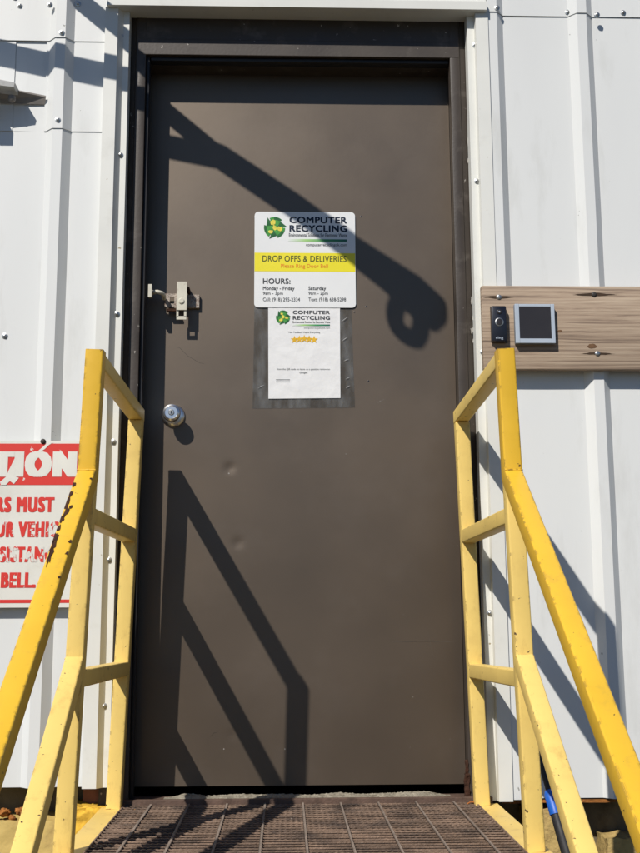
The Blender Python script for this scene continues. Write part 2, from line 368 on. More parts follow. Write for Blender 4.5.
panel(TLo+.0125, TRo-.0125, zH+.02, ZT, [rl+.305, rl+.61], -.0035, 8)
# corner trims beside the doorway: flat, slope, screw flange
zt = zH+.004
bm = bmesh.new(); extr(bm, [(TLo, -.003), (TLo+.001, -.0245), (X_at(113, 200, -.024), -.025), (X_at(119, 200, -.004), -.004), (TLi+.004, -.0045), (TLi+.0045, .032)], zbl-.002, zt, .0012, 10, .0008, 3)
link('trim_strip', bm, TRIM, bld, 25)
bm = bmesh.new(); extr(bm, [(TRi-.004, .032), (TRi-.0035, -.0045), (X_at(479, 200, -.004), -.004), (X_at(481, 200, -.024), -.0255), (TRo, -.0265), (TRo+.0005, .0)], zbr-.004, zt, .0012, 10, .0008, 4)
link('trim_strip', bm, TRIM, bld, 25)
bm = bmesh.new(); xa, xb = X_at(107, 8, -.042), X_at(487, 12, -.042)
extr(bm, [(0, 0)], 0, 0) if False else None
pr = [(.033, zH+.003), (-.042, zH), (-.0425, zH+.026), (-.030, zH+.0275), (-.0285, zH+.06)]
for sgn in (0,):
    rows = [[bm.verts.new((x, y+dy, z+dz)) for y, z in pr] for x in (xa, xb) for dy, dz in ((0, 0),)]
    rows2 = [[bm.verts.new((x, y+.0012, z+.0012)) for y, z in pr] for x in (xa, xb)]
    for R in (rows, rows2):
        for i in range(len(pr)-1): bm.faces.new((R[0][i], R[1][i], R[1][i+1], R[0][i+1]))
    for k in (0, 1):
        for i in range(len(pr)-1): bm.faces.new((rows[k][i], rows[k][i+1], rows2[k][i+1], rows2[k][i]))
    for i in (0, len(pr)-1): bm.faces.new((rows[0][i], rows[1][i], rows2[1][i], rows2[0][i]))
link('head_trim', bm, TRIM, bld)
# dark inner shell: what stands behind the sheets
bm = bmesh.new(); zs = .13
box(bm, XL, X_at(120, 400, .1)-.03, .045, .30, zbl+.03, ZT); box(bm, X_at(480, 400, .1)+.03, XR, .045, .30, zbl+.03, ZT)
box(bm, X_at(120, 400, .1)-.0299, X_at(480, 400, .1)+.0299, .045, .30, zH+.012, ZT)
link('inner_wall', bm, VOID, bld)
bm = bmesh.new(); box(bm, -4, 4, 3.8, 4.0, GZ, ZT); box(bm, XL, XL+.1, .301, 3.79, GZ, ZT); box(bm, XR-.1, XR, .301, 3.79, GZ, ZT); box(bm, -4, 4, -.02, 4, ZT+.001, ZT+.06)
link('outer_shell', bm, WHITE, bld)
bm = bmesh.new(); box(bm, -1.2, 1.2, .42, 3, -.30, .0); link('interior_floor', bm, VOID, bld)
# screws
def screw(px, py, Y, r=.0062, mat=STEEL, parent=bld):
    c = P(px, py, Y=Y); bm = bmesh.new()
    lathe(bm, c, [(r*1.35, -.002), (r*1.35, .0012), (r*.78, .0022), (r*.72, .0055), (r*.4, .0068)], n=14)
    return link('screw', bm, mat, parent, 35)
for px, py, Y in [(20,6,-.0064),(50,5,-.028),(78,4,-.0064),(62,33,-.028),(58,120,-.025),(5,336,0),(121,36,-.0045),(120.5,155,-.0045),(117,314,-.0045),(113.5,442,-.0045),(109,560,-.0045),(104,706,-.0045),
                  (497,8,-.026),(567.5,12.5,-.0035),(623,13,-.0035),(475,45,-.0045),(477,181,-.0045),(490,613,-.0045),(483,352,-.0045),(597,15,-.026),(15,-2,-.0064),(-30,200,0)]: screw(px, py, Y)
screw(110, 394, -.0045, .005, DARKM)
# foundation
def rough_block(name, x0, x1, y0, y1, z0, z1, mat, amp, parent, sub=None, seed=0, fs=14):
    bm = bmesh.new(); step = sub or .02
    nx = max(2, int((x1-x0)/step)); ny = max(2, int((y1-y0)/step)); nz = max(2, int((z1-z0)/step))
    def V(x, y, z, lock):
        v = Vector((x, y, z))
        d = Vector((noise.noise(v*fs+Vector((seed,0,0))), noise.noise(v*fs+Vector((0,seed+9,0))), noise.noise(v*fs+Vector((0,0,seed+5)))))
        d += .5*Vector((noise.noise(v*fs*2.7), noise.noise(v*fs*2.7+Vector((7,0,0))), noise.noise(v*fs*2.7+Vector((0,7,0)))))
        return v+d*amp
    def grid(f, a, b):
        vs = [[bm.verts.new(V(*f(i/a, j/b), 0)) for j in range(b+1)] for i in range(a+1)]
        for i in range(a):
            for j in range(b): bm.faces.new((vs[i][j], vs[i+1][j], vs[i+1][j+1], vs[i][j+1]))
    X = lambda u: x0+(x1-x0)*u; Yf = lambda u: y0+(y1-y0)*u; Z = lambda u: z0+(z1-z0)*u
    grid(lambda u, v: (X(u), y0, Z(v)), nx, nz); grid(lambda u, v: (X(u), Yf(v), z1), nx, ny)
    grid(lambda u, v: (x0, Yf(u), Z(v)), ny, nz); grid(lambda u, v: (x1, Yf(u), Z(v)), ny, nz); grid(lambda u, v: (X(u), y1, Z(v)), nx, nz); grid(lambda u, v: (X(u), Yf(v), z0), nx, ny)
    bmesh.ops.remove_doubles(bm, verts=bm.verts[:], dist=.0004)
    return link(name, bm, mat, parent, 60)
zf = Z_at(90, 808, -.015)
rough_block('foundation', X_at(62, 820, -.015), -.425, -.02, .12, -.42, zf, YELC, .0062, bld, .006, 3, 75)
zf2 = Z_at(30, 821, -.02)
rough_block('foundation', XL, X_at(61, 820, -.015), -.018, .12, -.42, zf2, YELS, .004, bld, .012, 5, 34)
bm = bmesh.new(); box(bm, XL, -.425, -.014, .13, GZ, -.421); box(bm, -.42, .56, .02, .13, GZ, -.05); box(bm, XL, -.47, .121, .2, -.42, zbl+.02)
link('foundation', bm, CONCD, bld)
rough_block('foundation', .56, XR, .10, .2, GZ, zbr-.012, CONCD, .006, bld, .03, 8, 12)
ch = P(537, 812, Y=-.03); ch2 = P(563, 812, Y=-.03)
rough_block('foundation_chunk', ch.x-.02, ch2.x, -.035, .13, -.4, ch.z, TAN, .007, bld, .012, 2, 24)
ch = P(606, 838, Y=.0); rough_block('foundation_chunk', ch.x, ch.x+.4, .0, .13, -.4, ch.z, TAN, .008, bld, .014, 4, 24)
for px, py, r in [(4, 812, .016), (21, 811, .015), (12, 817, .010), (-6, 814, .012), (27, 815, .008), (-25, 812, .02)]:
    bm = bmesh.new(); c = P(px, py, Y=-.0); bmesh.ops.create_icosphere(bm, subdivisions=4, radius=r, matrix=Matrix.Translation(c))
    for v in bm.verts: v.co += (v.co-c)*(.6*noise.noise(v.co*60)+.35*noise.noise(v.co*150)); v.co.z = c.z+(v.co.z-c.z)*.7
    link('rust_lump', bm, RUST, bld, 60)
a = P(83, 788, Y=.06); b = P(104, 804, Y=.06); bm = bmesh.new(); box(bm, a.x, b.x+.02, .06, .1, b.z, a.z+.02, .002); link('wood_block', bm, WOODB, bld)
# rusty base angle below the right sheets
bm = bmesh.new(); x0 = X_at(500, 800, .02); nseg = 60; zz = zbr
rows = []
for k in range(nseg+1):
    x = x0+(XR-x0)*k/nseg; j = .004*noise.noise(Vector((x*9, 1, 1)))
    rows.append([bm.verts.new((x, y+j, z)) for y, z in ((.0+j, zz-.004), (.0+j, zz-.011-1.2*abs(j)), (.06, zz-.014), (.06, zz-.004))])
for r0, r1 in zip(rows, rows[1:]):
    for j in range(4): bm.faces.new((r0[j], r0[(j+1)%4], r1[(j+1)%4], r1[j]))
link('base_angle', bm, RUST, bld)

# ------------------------------------------------------------------ door frame
frm = thing('door_frame', 'brown painted steel door frame with chipped paint set inside the white trim', 'door frame', (0, .05, 0))
FY = .032
fLi, fRi = X_at(145, 100, FY), X_at(451, 100, FY)         # edges of the clear opening
zhead = Z_at(300, 56.3, FY)
xo1, xo2 = TLi-.03, TRi+.03
zft = .004
def jamb(xi, s, xo):
    bm = bmesh.new()
    # plan profile of pressed steel: outer return, face, rebate, stop
    pts = [(xo, FY+.006), (xi-s*.0295, FY+.004), (xi-s*.0295, FY), (xi, FY), (xi, FY+.042), (xi-s*.012, FY+.0425), (xi-s*.012, .16), (xo, .16)]
    lo = [bm.verts.new((x, y, zft)) for x, y in pts]; hi = [bm.verts.new((x, y, zH+.03)) for x, y in pts]
    n = len(pts)
    for i in range(n): bm.faces.new((lo[i], lo[(i+1)%n], hi[(i+1)%n], hi[i]))
    bm.faces.new(lo); bm.faces.new(hi)
    es = [e for e in bm.edges if abs((e.verts[0].co-e.verts[1].co).z) > .5]
    bmesh.ops.bevel(bm, geom=es, offset=.0022, segments=2, affect='EDGES', profile=.5)
    return link('jamb', bm, FRAMEM, frm, 40)
jl = jamb(fLi, 1, xo1); jr = jamb(fRi, -1, xo2)
bm = bmesh.new()
box(bm, fLi-.0285, fRi+.0285, FY-.0005, .159, zhead, zhead+.05, .0018)
box(bm, fLi-.0275, fRi+.0275, FY+.0015, .159, zhead+.0505, zH+.028)
box(bm, fLi-.0115, fRi+.0115, FY+.043, .1585, zhead-.012, zhead-.0003, .001)
link('frame_head', bm, FRAMEM, frm)
bm = bmesh.new(); box(bm, fLi+.0003, fLi+.0105, FY+.012, FY+.041, zft+.002, zhead-.001, .003); link('shade_strip', bm, BLACKR, frm, 40)  # black strip added to deepen the shade inside the left jamb
bm = bmesh.new(); box(bm, fLi+.0125, fRi-.002, FY+.012, FY+.041, zhead-.0125, zhead-.0008, .003); link('shade_strip', bm, BLACKR, frm, 40)  # a second added black strip, darkening the shade below the head
# chips of bare paint and rust along the right jamb
def chip(name, pts2, Y, mat, parent, th=.0006):
    bm = bmesh.new(); poly(bm, [P(x, y, Y=Y-.0007) for x, y in pts2], th); return link(name, bm, mat, parent)
def blob(px, py, rx, ry, n=11, ir=.45):
    out = []
    for i in range(n):
        a = 2*math.pi*i/n; k = 1+random.uniform(-ir, ir); out.append((px+rx*k*math.cos(a), py+ry*k*math.sin(a)))
    return out
CHIPG = paint('grey primer chip', (.33,.31,.28), .7, .3, .2, 200)
for px, py, rx, ry in [(466.5,72,.7,3),(467,90,.5,4),(467.6,140,.5,5),(468,160,.6,3),(473,318,1,2.2),(472,330,1.2,3),(473.5,341,.8,2),(471.5,300,.5,4),(459,470,.4,.6),(463,520,.4,2)]:
    chip('paint_chip', blob(px, py, rx, ry, 9), FY, CHIPG, frm)
a = P(463.5, 766, Y=FY); b = P(470, 800, Y=FY)
rough_block('rust_scale', a.x+.002, b.x, FY-.0035, FY+.008, b.z, a.z-.02, RUSTD, .003, frm, .003, 6, 75)
rough_block('rust_scale', a.x+.006, b.x-.001, FY-.0015, FY+.008, a.z-.03, a.z+.015, RUSTD, .003, frm, .003, 9, 85)
# staple on the left jamb that takes the hasp
bm = bmesh.new(); a = P(148.3, 284, Y=.048); b = P(151.8, 297, Y=.048); box(bm, a.x, b.x, .048, .062, b.z, a.z, .0012)
link('strike_plate', bm, CREAM, frm)
c = P(158, 296, Y=.085); bm = bmesh.new()
sweep(bm, [c+Vector((-.026, .0, .004)), c+Vector((-.012, -.008, .009)), c+Vector((0, -.016, .008)), c+Vector((.012, -.010, .006)), c+Vector((.017, .004, .003)), c+Vector((.016, .02, -.002))], circ(.0060, 10), Vector((0, 0, 1)))
link('staple', bm, CREAM, frm, 60)

# ------------------------------------------------------------------ the door
dx0, dx1 = fLi-.008, fRi+.008
dz0, dz1 = Z_at(300, 785.3, DOORY), zhead+.002
door = thing('door', 'dark brown metal entrance door, closed, with dents and two posted notices', 'door', (0, DOORY+.02, dz0))
bm = bmesh.new(); nx, nz = 90, 210
dents = [(230, 468, .011, .0034), (238, 543, .011, .0028), (233, 735, .012, .001), (330, 440, .07, .0009), (420, 640, .09, .0010), (395, 520, .1, .0009), (250, 640, .1, .0011), (352, 150, .1, .0008)]
dp = [(P(x, y, Y=DOORY), r, d) for x, y, r, d in dents]
vs = []
for i in range(nx+1):
    col = []
    for j in range(nz+1):
        x = dx0+(dx1-dx0)*i/nx; z = dz0+(dz1-dz0)*j/nz; y = DOORY
        for c, r, d in dp: y += d*math.exp(-((x-c.x)**2+(z-c.z)**2)/(r*r))
        y += .0005*noise.noise(Vector((x*3, 0, z*3)))
        col.append(bm.verts.new((x, y, z)))
    vs.append(col)
for i in range(nx):
    for j in range(nz): bm.faces.new((vs[i][j], vs[i+1][j], vs[i+1][j+1], vs[i][j+1]))
eb = [e for e in bm.edges if e.is_boundary]
r = bmesh.ops.extrude_edge_only(bm, edges=eb)
nv = [g for g in r['geom'] if isinstance(g, bmesh.types.BMVert)]
for v in nv: v.co.y = DOORY+.044
bm.faces.new([v for v in sorted(nv, key=lambda v: math.atan2(v.co.z-1.1, v.co.x))]) if False else None
link('slab', bm, BROWN, door, 30)
bm = bmesh.new(); box(bm, dx0+.002, dx1-.002, DOORY+.0445, DOORY+.047, dz0+.002, dz1-.002); link('back_skin', bm, BROWN, door)
# knob
kc = P(173.5, 416, Y=DOORY); bm = bmesh.new()
lathe(bm, kc, [(.0335, -.001), (.0335, .003), (.031, .007), (.022, .011)], n=40); kn0 = link('rosette', bm, CHROME, door, 35)
bm = bmesh.new()
lathe(bm, kc, [(.0135, .0112), (.0135, .026), (.020, .032), (.0245, .041), (.0255, .050), (.0235, .0575), (.0185, .0605), (.0175, .0598), (.0125, .0598)], n=40)
kn = link('knob', bm, CHROME, door, 30)
bm = bmesh.new(); lathe(bm, kc, [(.0085, .058), (.0085, .0615), (.007, .0625)], n=24); link('lock_cylinder', bm, STEEL, kn, 30)
bm = bmesh.new(); box(bm, kc.x-.0012, kc.x+.0012, kc.y-.0634, kc.y-.06, kc.z-.004, kc.z+.004); link('keyway', bm, BLACK, kn)
# hasp
def pbox(bm, x0, y0, x1, y1, Y0, Y1, bev=.001):
    a = P(x0, y0, Y=Y0); b = P(x1, y1, Y=Y0); box(bm, a.x, b.x, Y0, Y1, b.z, a.z, bev)
hs = None
bm = bmesh.new(); pbox(bm, 187, 294.5, 199.5, 308, .118, DOORY-.0008, .0018); pbox(bm, 165, 293.5, 170, 307.5, .110, .115); pbox(bm, 174.5, 293.5, 187, 308, .110, .115); pbox(bm, 169.6, 293.6, 174.9, 297, .1102, .1148, .0004); pbox(bm, 169.6, 303.5, 174.9, 307.4, .1102, .1148, .0004)
hs = link('hasp', bm, HASP, door)
bm = bmesh.new(); pbox(bm, 177, 281.5, 186.8, 310, .080, .0835, .0008); pbox(bm, 177.1, 281.8, 178.2, 297, .0838, .1095, .0004); pbox(bm, 184.8, 281.8, 186.4, 309, .0838, .1175, .0004)
c = P(181.5, 301, Y=.08); lathe(bm, c, [(.0085, -.001), (.0085, .002), (.006, .0035)], n=20)
pbox(bm, 176.6, 308, 178.6, 317, .0836, .0866, .0004); pbox(bm, 184.2, 308, 186.4, 317, .0836, .0866, .0004); pbox(bm, 176.6, 316, 186.4, 319.5, .0836, .0866, .0004)
link('latch_bar', bm, CREAM, hs)
bm = bmesh.new(); pbox(bm, 187.2, 287, 189.5, 291.5, .098, DOORY-.001, .0006); pbox(bm, 166.5, 308.4, 177, 311, .100, .112, .0006); link('latch_pin', bm, RUSTD, hs)
# holes left by older signs, white paint specks
for px, py in [(255,217.5),(361,216.5),(366,306.5),(368.5,381),(354.5,312)]:
    bm = bmesh.new(); lathe(bm, P(px, py, Y=DOORY), [(.0022, -.001), (.0022, .0006), (.0012, .0009)], n=10); link('screw_hole', bm, BLACK, door)
for px, py, r in [(229,473.5,.0022),(285,749,.0018),(224,749,.0016),(450,739,.0012),(413,697,.0011),(247,506,.0008),(346,454,.0012),(301,472,.0007),(387,397,.001),(380,401,.0009)]:
    bm = bmesh.new(); lathe(bm, P(px, py, Y=DOORY+.0004), [(r, -.001), (r, .0005), (r*.5, .0007)], n=7); link('paint_speck', bm, CHIPG, door)

# fine scratches and scuffs
SCR = paint('pale scratch', (.17,.15,.125), .5, .5, .1, 40); SCRD = paint('dark scratch', (.03,.024,.018), .6, .4, .1, 40)
for pts, m_, rr0 in [([(173,346),(180,348),(188,356),(200,363),(214,365)], SCRD, .0006),([(374,405),(381,401),(389,396.5)], SCR, .0009),([(356,722),(366,716),(372,717)], SCR, .0007),([(330,758),(341,762)], SCR, .0008),
                     ([(392,642),(420,641),(455,642)], SCR, .0004),([(448,740),(455,738.5)], SCRD, .0012),([(205,742),(214,733),(222,731)], SCRD, .0008),([(262,118),(263,132)], SCR, .0004),([(427,628),(433,655)], SCR, .0004),([(176,520),(178,560)], SCR, .0003),([(240,690),(262,700)], SCR, .0004)]:
    bm = bmesh.new(); q = [P(x, y, Y=DOORY+.0004) for x, y in pts]; sweep(bm, q, circ(rr0, 5), Vector((0, 1, 0)), scales=[.3]+[1]*(len(q)-2)+[.3]); link('scratch', bm, m_, door)
# ------------------------------------------------------------------ notices on the door
def rrect(x0, y0, x1, y1, r, Y, n=6):
    a = P(x0, (y0+y1)/2, Y=Y).x; b = P(x1, (y0+y1)/2, Y=Y).x; t = P((x0+x1)/2, y0, Y=Y).z; u = P((x0+x1)/2, y1, Y=Y).z
    cx, cz = (a+b)/2, (t+u)/2
    return [Vector((cx+x, Y, cz+z)) for x, z in rsq(b-a, t-u, r, n)]
def logo(cx, cy, R, Y, parent):
    g = bmesh.new(); d = bmesh.new(); yl = bmesh.new()
    for k in range(3):
        a0 = math.radians(90+120*k)
        def pt(r, a, dy=0): return P(cx+R*r*math.cos(a), cy-R*r*math.sin(a), Y=Y-dy)
        arc = [pt(1.0, a0+math.radians(t), .0002) for t in range(-44, 31, 8)]+[pt(.42, a0+math.radians(t), .0002) for t in range(30, -45, -10)]
        poly(g, arc)
        poly(d, [pt(.25, a0+math.radians(36), .0004), pt(1.16, a0+math.radians(34), .0004), pt(.78, a0+math.radians(76), .0004)])
        poly(d, [pt(.98, a0+math.radians(t), .0004) for t in range(-44, 5, 8)]+[pt(.74, a0+math.radians(t), .0004) for t in range(4, -45, -10)])
        poly(yl, [P(cx+R*.52*math.cos(a0+.35)+x, cy-R*.52*math.sin(a0+.35)+y, Y=Y-.0006) for x, y in blob(0, 0, R*.25, R*.21, 9, .35)])
    poly(yl, [P(cx+x, cy+y, Y=Y-.0006) for x, y in blob(0, -R*.02, R*.20, R*.25, 9, .35)])
    poly(g, [P(cx+R*.8*math.cos(k*.314), cy+R*.8*math.sin(k*.314), Y=Y) for k in range(20)])
    lg = link('logo', g, GREEN1, parent); link('arrowhead', d, GREEN2, lg); link('logo_continent', yl, YLOGO, lg)
YLOGO = paint('yellow logo ink', (.72,.62,.08), .45, .4, .2, 90)
SY = DOORY-.0045
sg = thing('door_sign', 'white rounded sign with yellow band giving drop off hours, topmost notice on the brown door', 'sign', P(305, 308, Y=SY))
bm = bmesh.new(); poly(bm, rrect(254.5, 212, 355.5, 307.5, .012, SY), .002); link('sign_panel', bm, SIGNW, sg)
T = SY-.0006
bm = bmesh.new(); a, b = P(254.7, 252.6, Y=T+.0002), P(355.3, 271.8, Y=T+.0002); poly(bm, [Vector((a.x, a.y, a.z)), Vector((b.x, a.y, a.z)), Vector((b.x, a.y, b.z)), Vector((a.x, a.y, b.z))]); link('yellow_band', bm, YINK, sg)
logo(274.6, 227.5, 10.6, T, sg)
text('lettering', 'COMPUTER', 289.5, 216.8, 347, 223.3, T, INK, sg, .035)
text('lettering', 'RECYCLING', 289.5, 225.2, 347, 231.8, T, INK, sg, .035)
text('lettering', 'Environmental Solutions for Electronic Waste', 289, 233.2, 347, 237, T, INKG, sg, .008)
bm = bmesh.new(); a, b = P(288, 239, Y=T), P(347, 241.8, Y=T); poly(bm, [Vector((a.x, T, a.z)), Vector((b.x, T, a.z)), Vector((b.x, T, b.z)), Vector((a.x, T, b.z))]); link('green_rule', bm, GRADBAR, sg)
text('lettering', 'computerrecyclingok.com', 306, 243.4, 347, 247, T, INKG, sg, .004)
text('lettering', 'DROP OFFS & DELIVERIES', 262.5, 255.6, 346.5, 261.8, T, OLIVE, sg, .016)
text('lettering', 'Please Ring Door Bell', 281, 264, 328, 269, T, ORANGE, sg, .012)
text('lettering', 'HOURS:', 263, 278.3, 290.5, 283.8, T, INKG, sg, .022)
text('lettering', 'Monday - Friday', 263, 286.4, 294.5, 291, T, INKG, sg, .02)
text('lettering', 'Saturday', 308.5, 286.4, 326, 291, T, INKG, sg, .02)
text('lettering', '9am - 3pm', 263, 291.6, 283, 295.6, T, INKG, sg, .004)
text('lettering', '9am - 2pm', 308.5, 291.6, 328, 295.6, T, INKG, sg, .004)
text('lettering', 'Call: (918) 295-2334', 263, 297.6, 300, 302.2, T, INKG, sg, .004)
text('lettering', 'Text: (918) 638-5298', 308.5, 297.6, 346, 302.2, T, INKG, sg, .004)
# clear sleeve with a sheet of paper, tucked under the sign
LY = DOORY-.0012
lf = thing('paper_notice', 'white paper notice with gold stars in a clear plastic sleeve, below the hours sign', 'notice', P(304, 408, Y=LY))
bm = bmesh.new(); gx, gz = 40, 40; vs = []
c0 = [P(254.5, 300, Y=LY), P(340, 300, Y=LY), P(355, 407.5, Y=LY), P(252.5, 408.5, Y=LY)]
c0[1] = P(351, 300, Y=LY)
def film_pt(u, v): return c0[0].lerp(c0[1], u).lerp(c0[3].lerp(c0[2], u), v)
for i in range(gx+1):
    vs.append([])
    for j in range(gz+1):
        q = film_pt(i/gx, j/gz); inside = .16 < i/gx < .84 and j/gz < .9
        vs[-1].append(bm.verts.new(q+Vector((0, -.0012 if inside else -.0004*noise.noise(q*40), 0))))
for i in range(gx):
    for j in range(gz): bm.faces.new((vs[i][j], vs[i+1][j], vs[i+1][j+1], vs[i][j+1]))
link('plastic_sleeve', bm, FILM, lf, 60)
PY_ = LY-.0016
bm = bmesh.new(); gx, gz = 30, 40; vs = []
q0 = [P(268.3, 306, Y=PY_), P(340, 306, Y=PY_), P(340.5, 398, Y=PY_), P(268.5, 398.7, Y=PY_)]
for i in range(gx+1):
    vs.append([])
    for j in range(gz+1):
        q = q0[0].lerp(q0[1], i/gx).lerp(q0[3].lerp(q0[2], i/gx), j/gz)
        k = .0005*noise.noise(Vector((q.x*28, 3, q.z*45+q.x*30)))+.0001*noise.noise(q*120)
        vs[-1].append(bm.verts.new(q+Vector((0, k-.0001, 0))))
for i in range(gx):
    for j in range(gz): bm.faces.new((vs[i][j], vs[i+1][j], vs[i+1][j+1], vs[i][j+1]))
pp = link('paper_sheet', bm, PAPER, lf, 80)
T = PY_-.0008
logo(283, 317.3, 7, T, lf)
text('lettering', 'COMPUTER', 292.8, 310.5, 330, 314, T, INKG, lf, .032)
text('lettering', 'RECYCLING', 292.8, 315.8, 330, 319.6, T, INKG, lf, .032)
text('lettering', 'Environmental Solutions for Electronic Waste', 292.8, 321, 330, 323, T, INKG, lf, .006)
bm = bmesh.new(); a, b = P(292.5, 324.3, Y=T), P(330, 325.9, Y=T); poly(bm, [Vector((a.x, T, a.z)), Vector((b.x, T, a.z)), Vector((b.x, T, b.z)), Vector((a.x, T, b.z))]); link('green_rule', bm, GRADBAR, lf)
text('lettering', 'computerrecyclingok.com', 304, 327, 330, 329, T, INKL, lf, 0)
text('lettering', 'Your Feedback Means Everything', 288, 331.4, 320, 333.4, T, INKL, lf, .004)
for k in range(5):
    bm = bmesh.new(); cx, cy, R = 294.5+4.9*k, 339.6-.9*(1-abs(k-2)/2), 4.0
    poly(bm, [P(cx+R*(1 if i%2 == 0 else .42)*math.sin(math.pi*i/5), cy-R*(1 if i%2 == 0 else .42)*math.cos(math.pi*i/5), Y=T-.0001*k) for i in range(10)])
    link('gold_star', bm, GOLD, lf)
text('lettering', 'Scan the QR code to leave us a positive review on', 277, 368.3, 330, 370.3, T, INKL, lf, .004)
text('lettering', 'Google!', 299.5, 371.6, 307.5, 373.8, T, INKL, lf, .004)
for py in (379.3, 381.3):
    bm = bmesh.new(); a, b = P(276, py, Y=T), P(290, py+.6, Y=T); poly(bm, [Vector((a.x, T, a.z)), Vector((b.x, T, a.z)), Vector((b.x, T, b.z)), Vector((a.x, T, b.z))]); link('fine_print', bm, INKL, lf)
for x0, y0, x1, y1 in [(341,322,348,317),(342,341,348,337),(344,361,349,359),(346,379,349.5,377.5),(346,388,350,385.5),(258,388,264,385)]:
    bm = bmesh.new(); a, b = P(x0, y0, Y=LY-.002), P(x1, y1, Y=LY-.002); sweep(bm, [a, a.lerp(b, .5)+Vector((0, -.0005, .0006)), b], circ(.0007, 5), Vector((0, 1, 0)), scales=[.3, 1, .3]); link('crease', bm, CRINK, lf)

# ------------------------------------------------------------------ threshold and stairs
zg = Z_at(303, 803.5, -.012)                             # top of the grating
ZS = Z_at(300, 798.3, -.004)
th = thing('threshold', 'rusty steel door sill with crumbling grey concrete behind it, under the brown door', 'threshold', (0, .05, zg))
bm = bmesh.new(); box(bm, -.425, .545, -.010, .006, zg-.09, ZS, .0015); box(bm, -.424, .544, .0062, .10, ZS-.016, ZS-.008); link('sill_angle', bm, SILL, th)
bm = bmesh.new(); n1, n2 = 300, 26; vs = []
xa, xb = X_at(163, 795, .04), X_at(452, 795, .04)
for i in range(n1+1):
    u = i/n1; row = []
    env = min(1, u*14)*min(1, (1-u)*12); hgt = .0085+.006*noise.noise(Vector((u*9, 4, 0)))+.005*math.exp(-((u-.9)/.08)**2)+.003*math.exp(-((u-.08)/.07)**2)
    for j in range(n2+1):
        v = j/n2; x = xa+(xb-xa)*u; y = .008+.075*v
        k = math.sin(math.pi*min(1, v*1.35+.05))**.5 if v < .7 else max(0, 1-(v-.7)/.3)**.5
        z = ZS-.0075+env*k*(hgt+.003*noise.noise(Vector((x*130, y*130, 0)))+.0022*noise.noise(Vector((x*320, y*320, 5))))
        row.append(bm.verts.new((x, y, z)))
    vs.append(row)
for i in range(n1):
    for j in range(n2): bm.faces.new((vs[i][j], vs[i+1][j], vs[i+1][j+1], vs[i][j+1]))
link('broken_concrete', bm, CONC, th, 80)

YF, YB = -.594, -.031                                     # front and back post centre lines
stz = thing('metal_stairs', 'steel stair landing of rusty brown grating between two yellow handrails', 'stairs', (0, -.3, GZ))
gx0 = X_at(122, 815, -.03)+.004; gx1 = X_at(477, 812, -.03)-.002
gy0, gy1 = -.70, -.0125
bm = bmesh.new(); y = gy1-.003
barx = [X_at(p, 806, -.04) for p in (188, 225, 263, 303, 340, 379, 416, 455)]
sp = (barx[-1]-barx[0])/7
while y > gy0:
    # a serrated I-shaped bearing bar: flange on a thinner web
    tw, wb = .0027, .0009; nx = int((gx1-gx0)/.0065); rows = []; jit = random.uniform(-.0006, .0004)
    for i in range(nx+1):
        x = gx0+(gx1-gx0)*i/nx; t_ = zg-(.0014 if i % 2 else 0)+jit+.0010*noise.noise(Vector((x*30, y*50, 1)))
        yj = y+.0007*noise.noise(Vector((x*14, y*31, 2)))
        rows.append([bm.verts.new(p) for p in ((x, yj-wb, zg-.032), (x, yj-wb, zg-.0042), (x, yj-tw, zg-.0036), (x, yj-tw, t_), (x, yj+tw, t_), (x, yj+tw, zg-.0036), (x, yj+wb, zg-.0042), (x, yj+wb, zg-.032))])
    for r0, r1 in zip(rows, rows[1:]):
        for q in range(8): bm.faces.new((r0[q], r0[(q+1)%8], r1[(q+1)%8], r1[q]))
    y -= .0285
link('grating', bm, GRATE, stz)
for k in range(-2, 10):
    x = barx[0]+sp*k
    if not gx0+.004 < x < gx1-.004: continue
    bm = bmesh.new(); n = 130; rows = []
    for i in range(n+1):                                  # a twisted square rod
        yy = gy0+(gy1-gy0)*i/n; a = yy*190
        rows.append([bm.verts.new((x+.0036*math.cos(a+q*math.pi/2), yy, zg+.0006+.0030*math.sin(a+q*math.pi/2))) for q in range(4)])
    for r0, r1 in zip(rows, rows[1:]):
        for q in range(4): bm.faces.new((r0[q], r0[(q+1)%4], r1[(q+1)%4], r1[q]))
    link('cross_rod', bm, GRAYB, stz)
for x in (gx0-.0035, gx1+.0005):
    bm = bmesh.new(); box(bm, x, x+.003, gy0, gy1, zg-.034, zg+.001); link('edge_bar', bm, GRATE, stz)
bm = bmesh.new(); box(bm, gx0, gx1, gy0, gy1, zg-.075, zg-.068); link('under_shade', bm, VOID, stz)  # near-black sheet standing in for the shade below the bars
zfl = zg-.004
for s in (-1, 1):
    xi = gx0-.0045 if s < 0 else gx1+.0045
    bm = bmesh.new(); a, b = sorted((xi, xi+s*.056)); box(bm, a, b, gy0-.02, -.012, zfl-.012, zfl, .002)
    c, d = sorted((xi+s*.0, xi+s*.008)); box(bm, c, d, gy0-.018, -.014, zfl-.15, zfl-.0122)
    link('side_channel', bm, YELP, stz)
    bm = bmesh.new(); sweep(bm, [(xi+s*.02, gy0-.0, zfl-.08), (xi+s*.02, gy0-.95, zfl-.08-.70)], rsq(.008, .18, .001, 1)); link('stringer', bm, YELP, stz)
    bm = bmesh.new(); box(bm, xi+s*.02-.02, xi+s*.02+.02, gy0+.02, gy0+.06, GZ, zfl-.1505); link('support_leg', bm, YELP, stz)
for k in range(1, 4):
    z = zg-.205*k; y = gy0-.28*(k-1)
    bm = bmesh.new()
    for q in range(16): box(bm, gx0, gx1, y-.27+.0175*q, y-.265+.0175*q, z-.03, z)
    link('tread', bm, GRATE, stz)

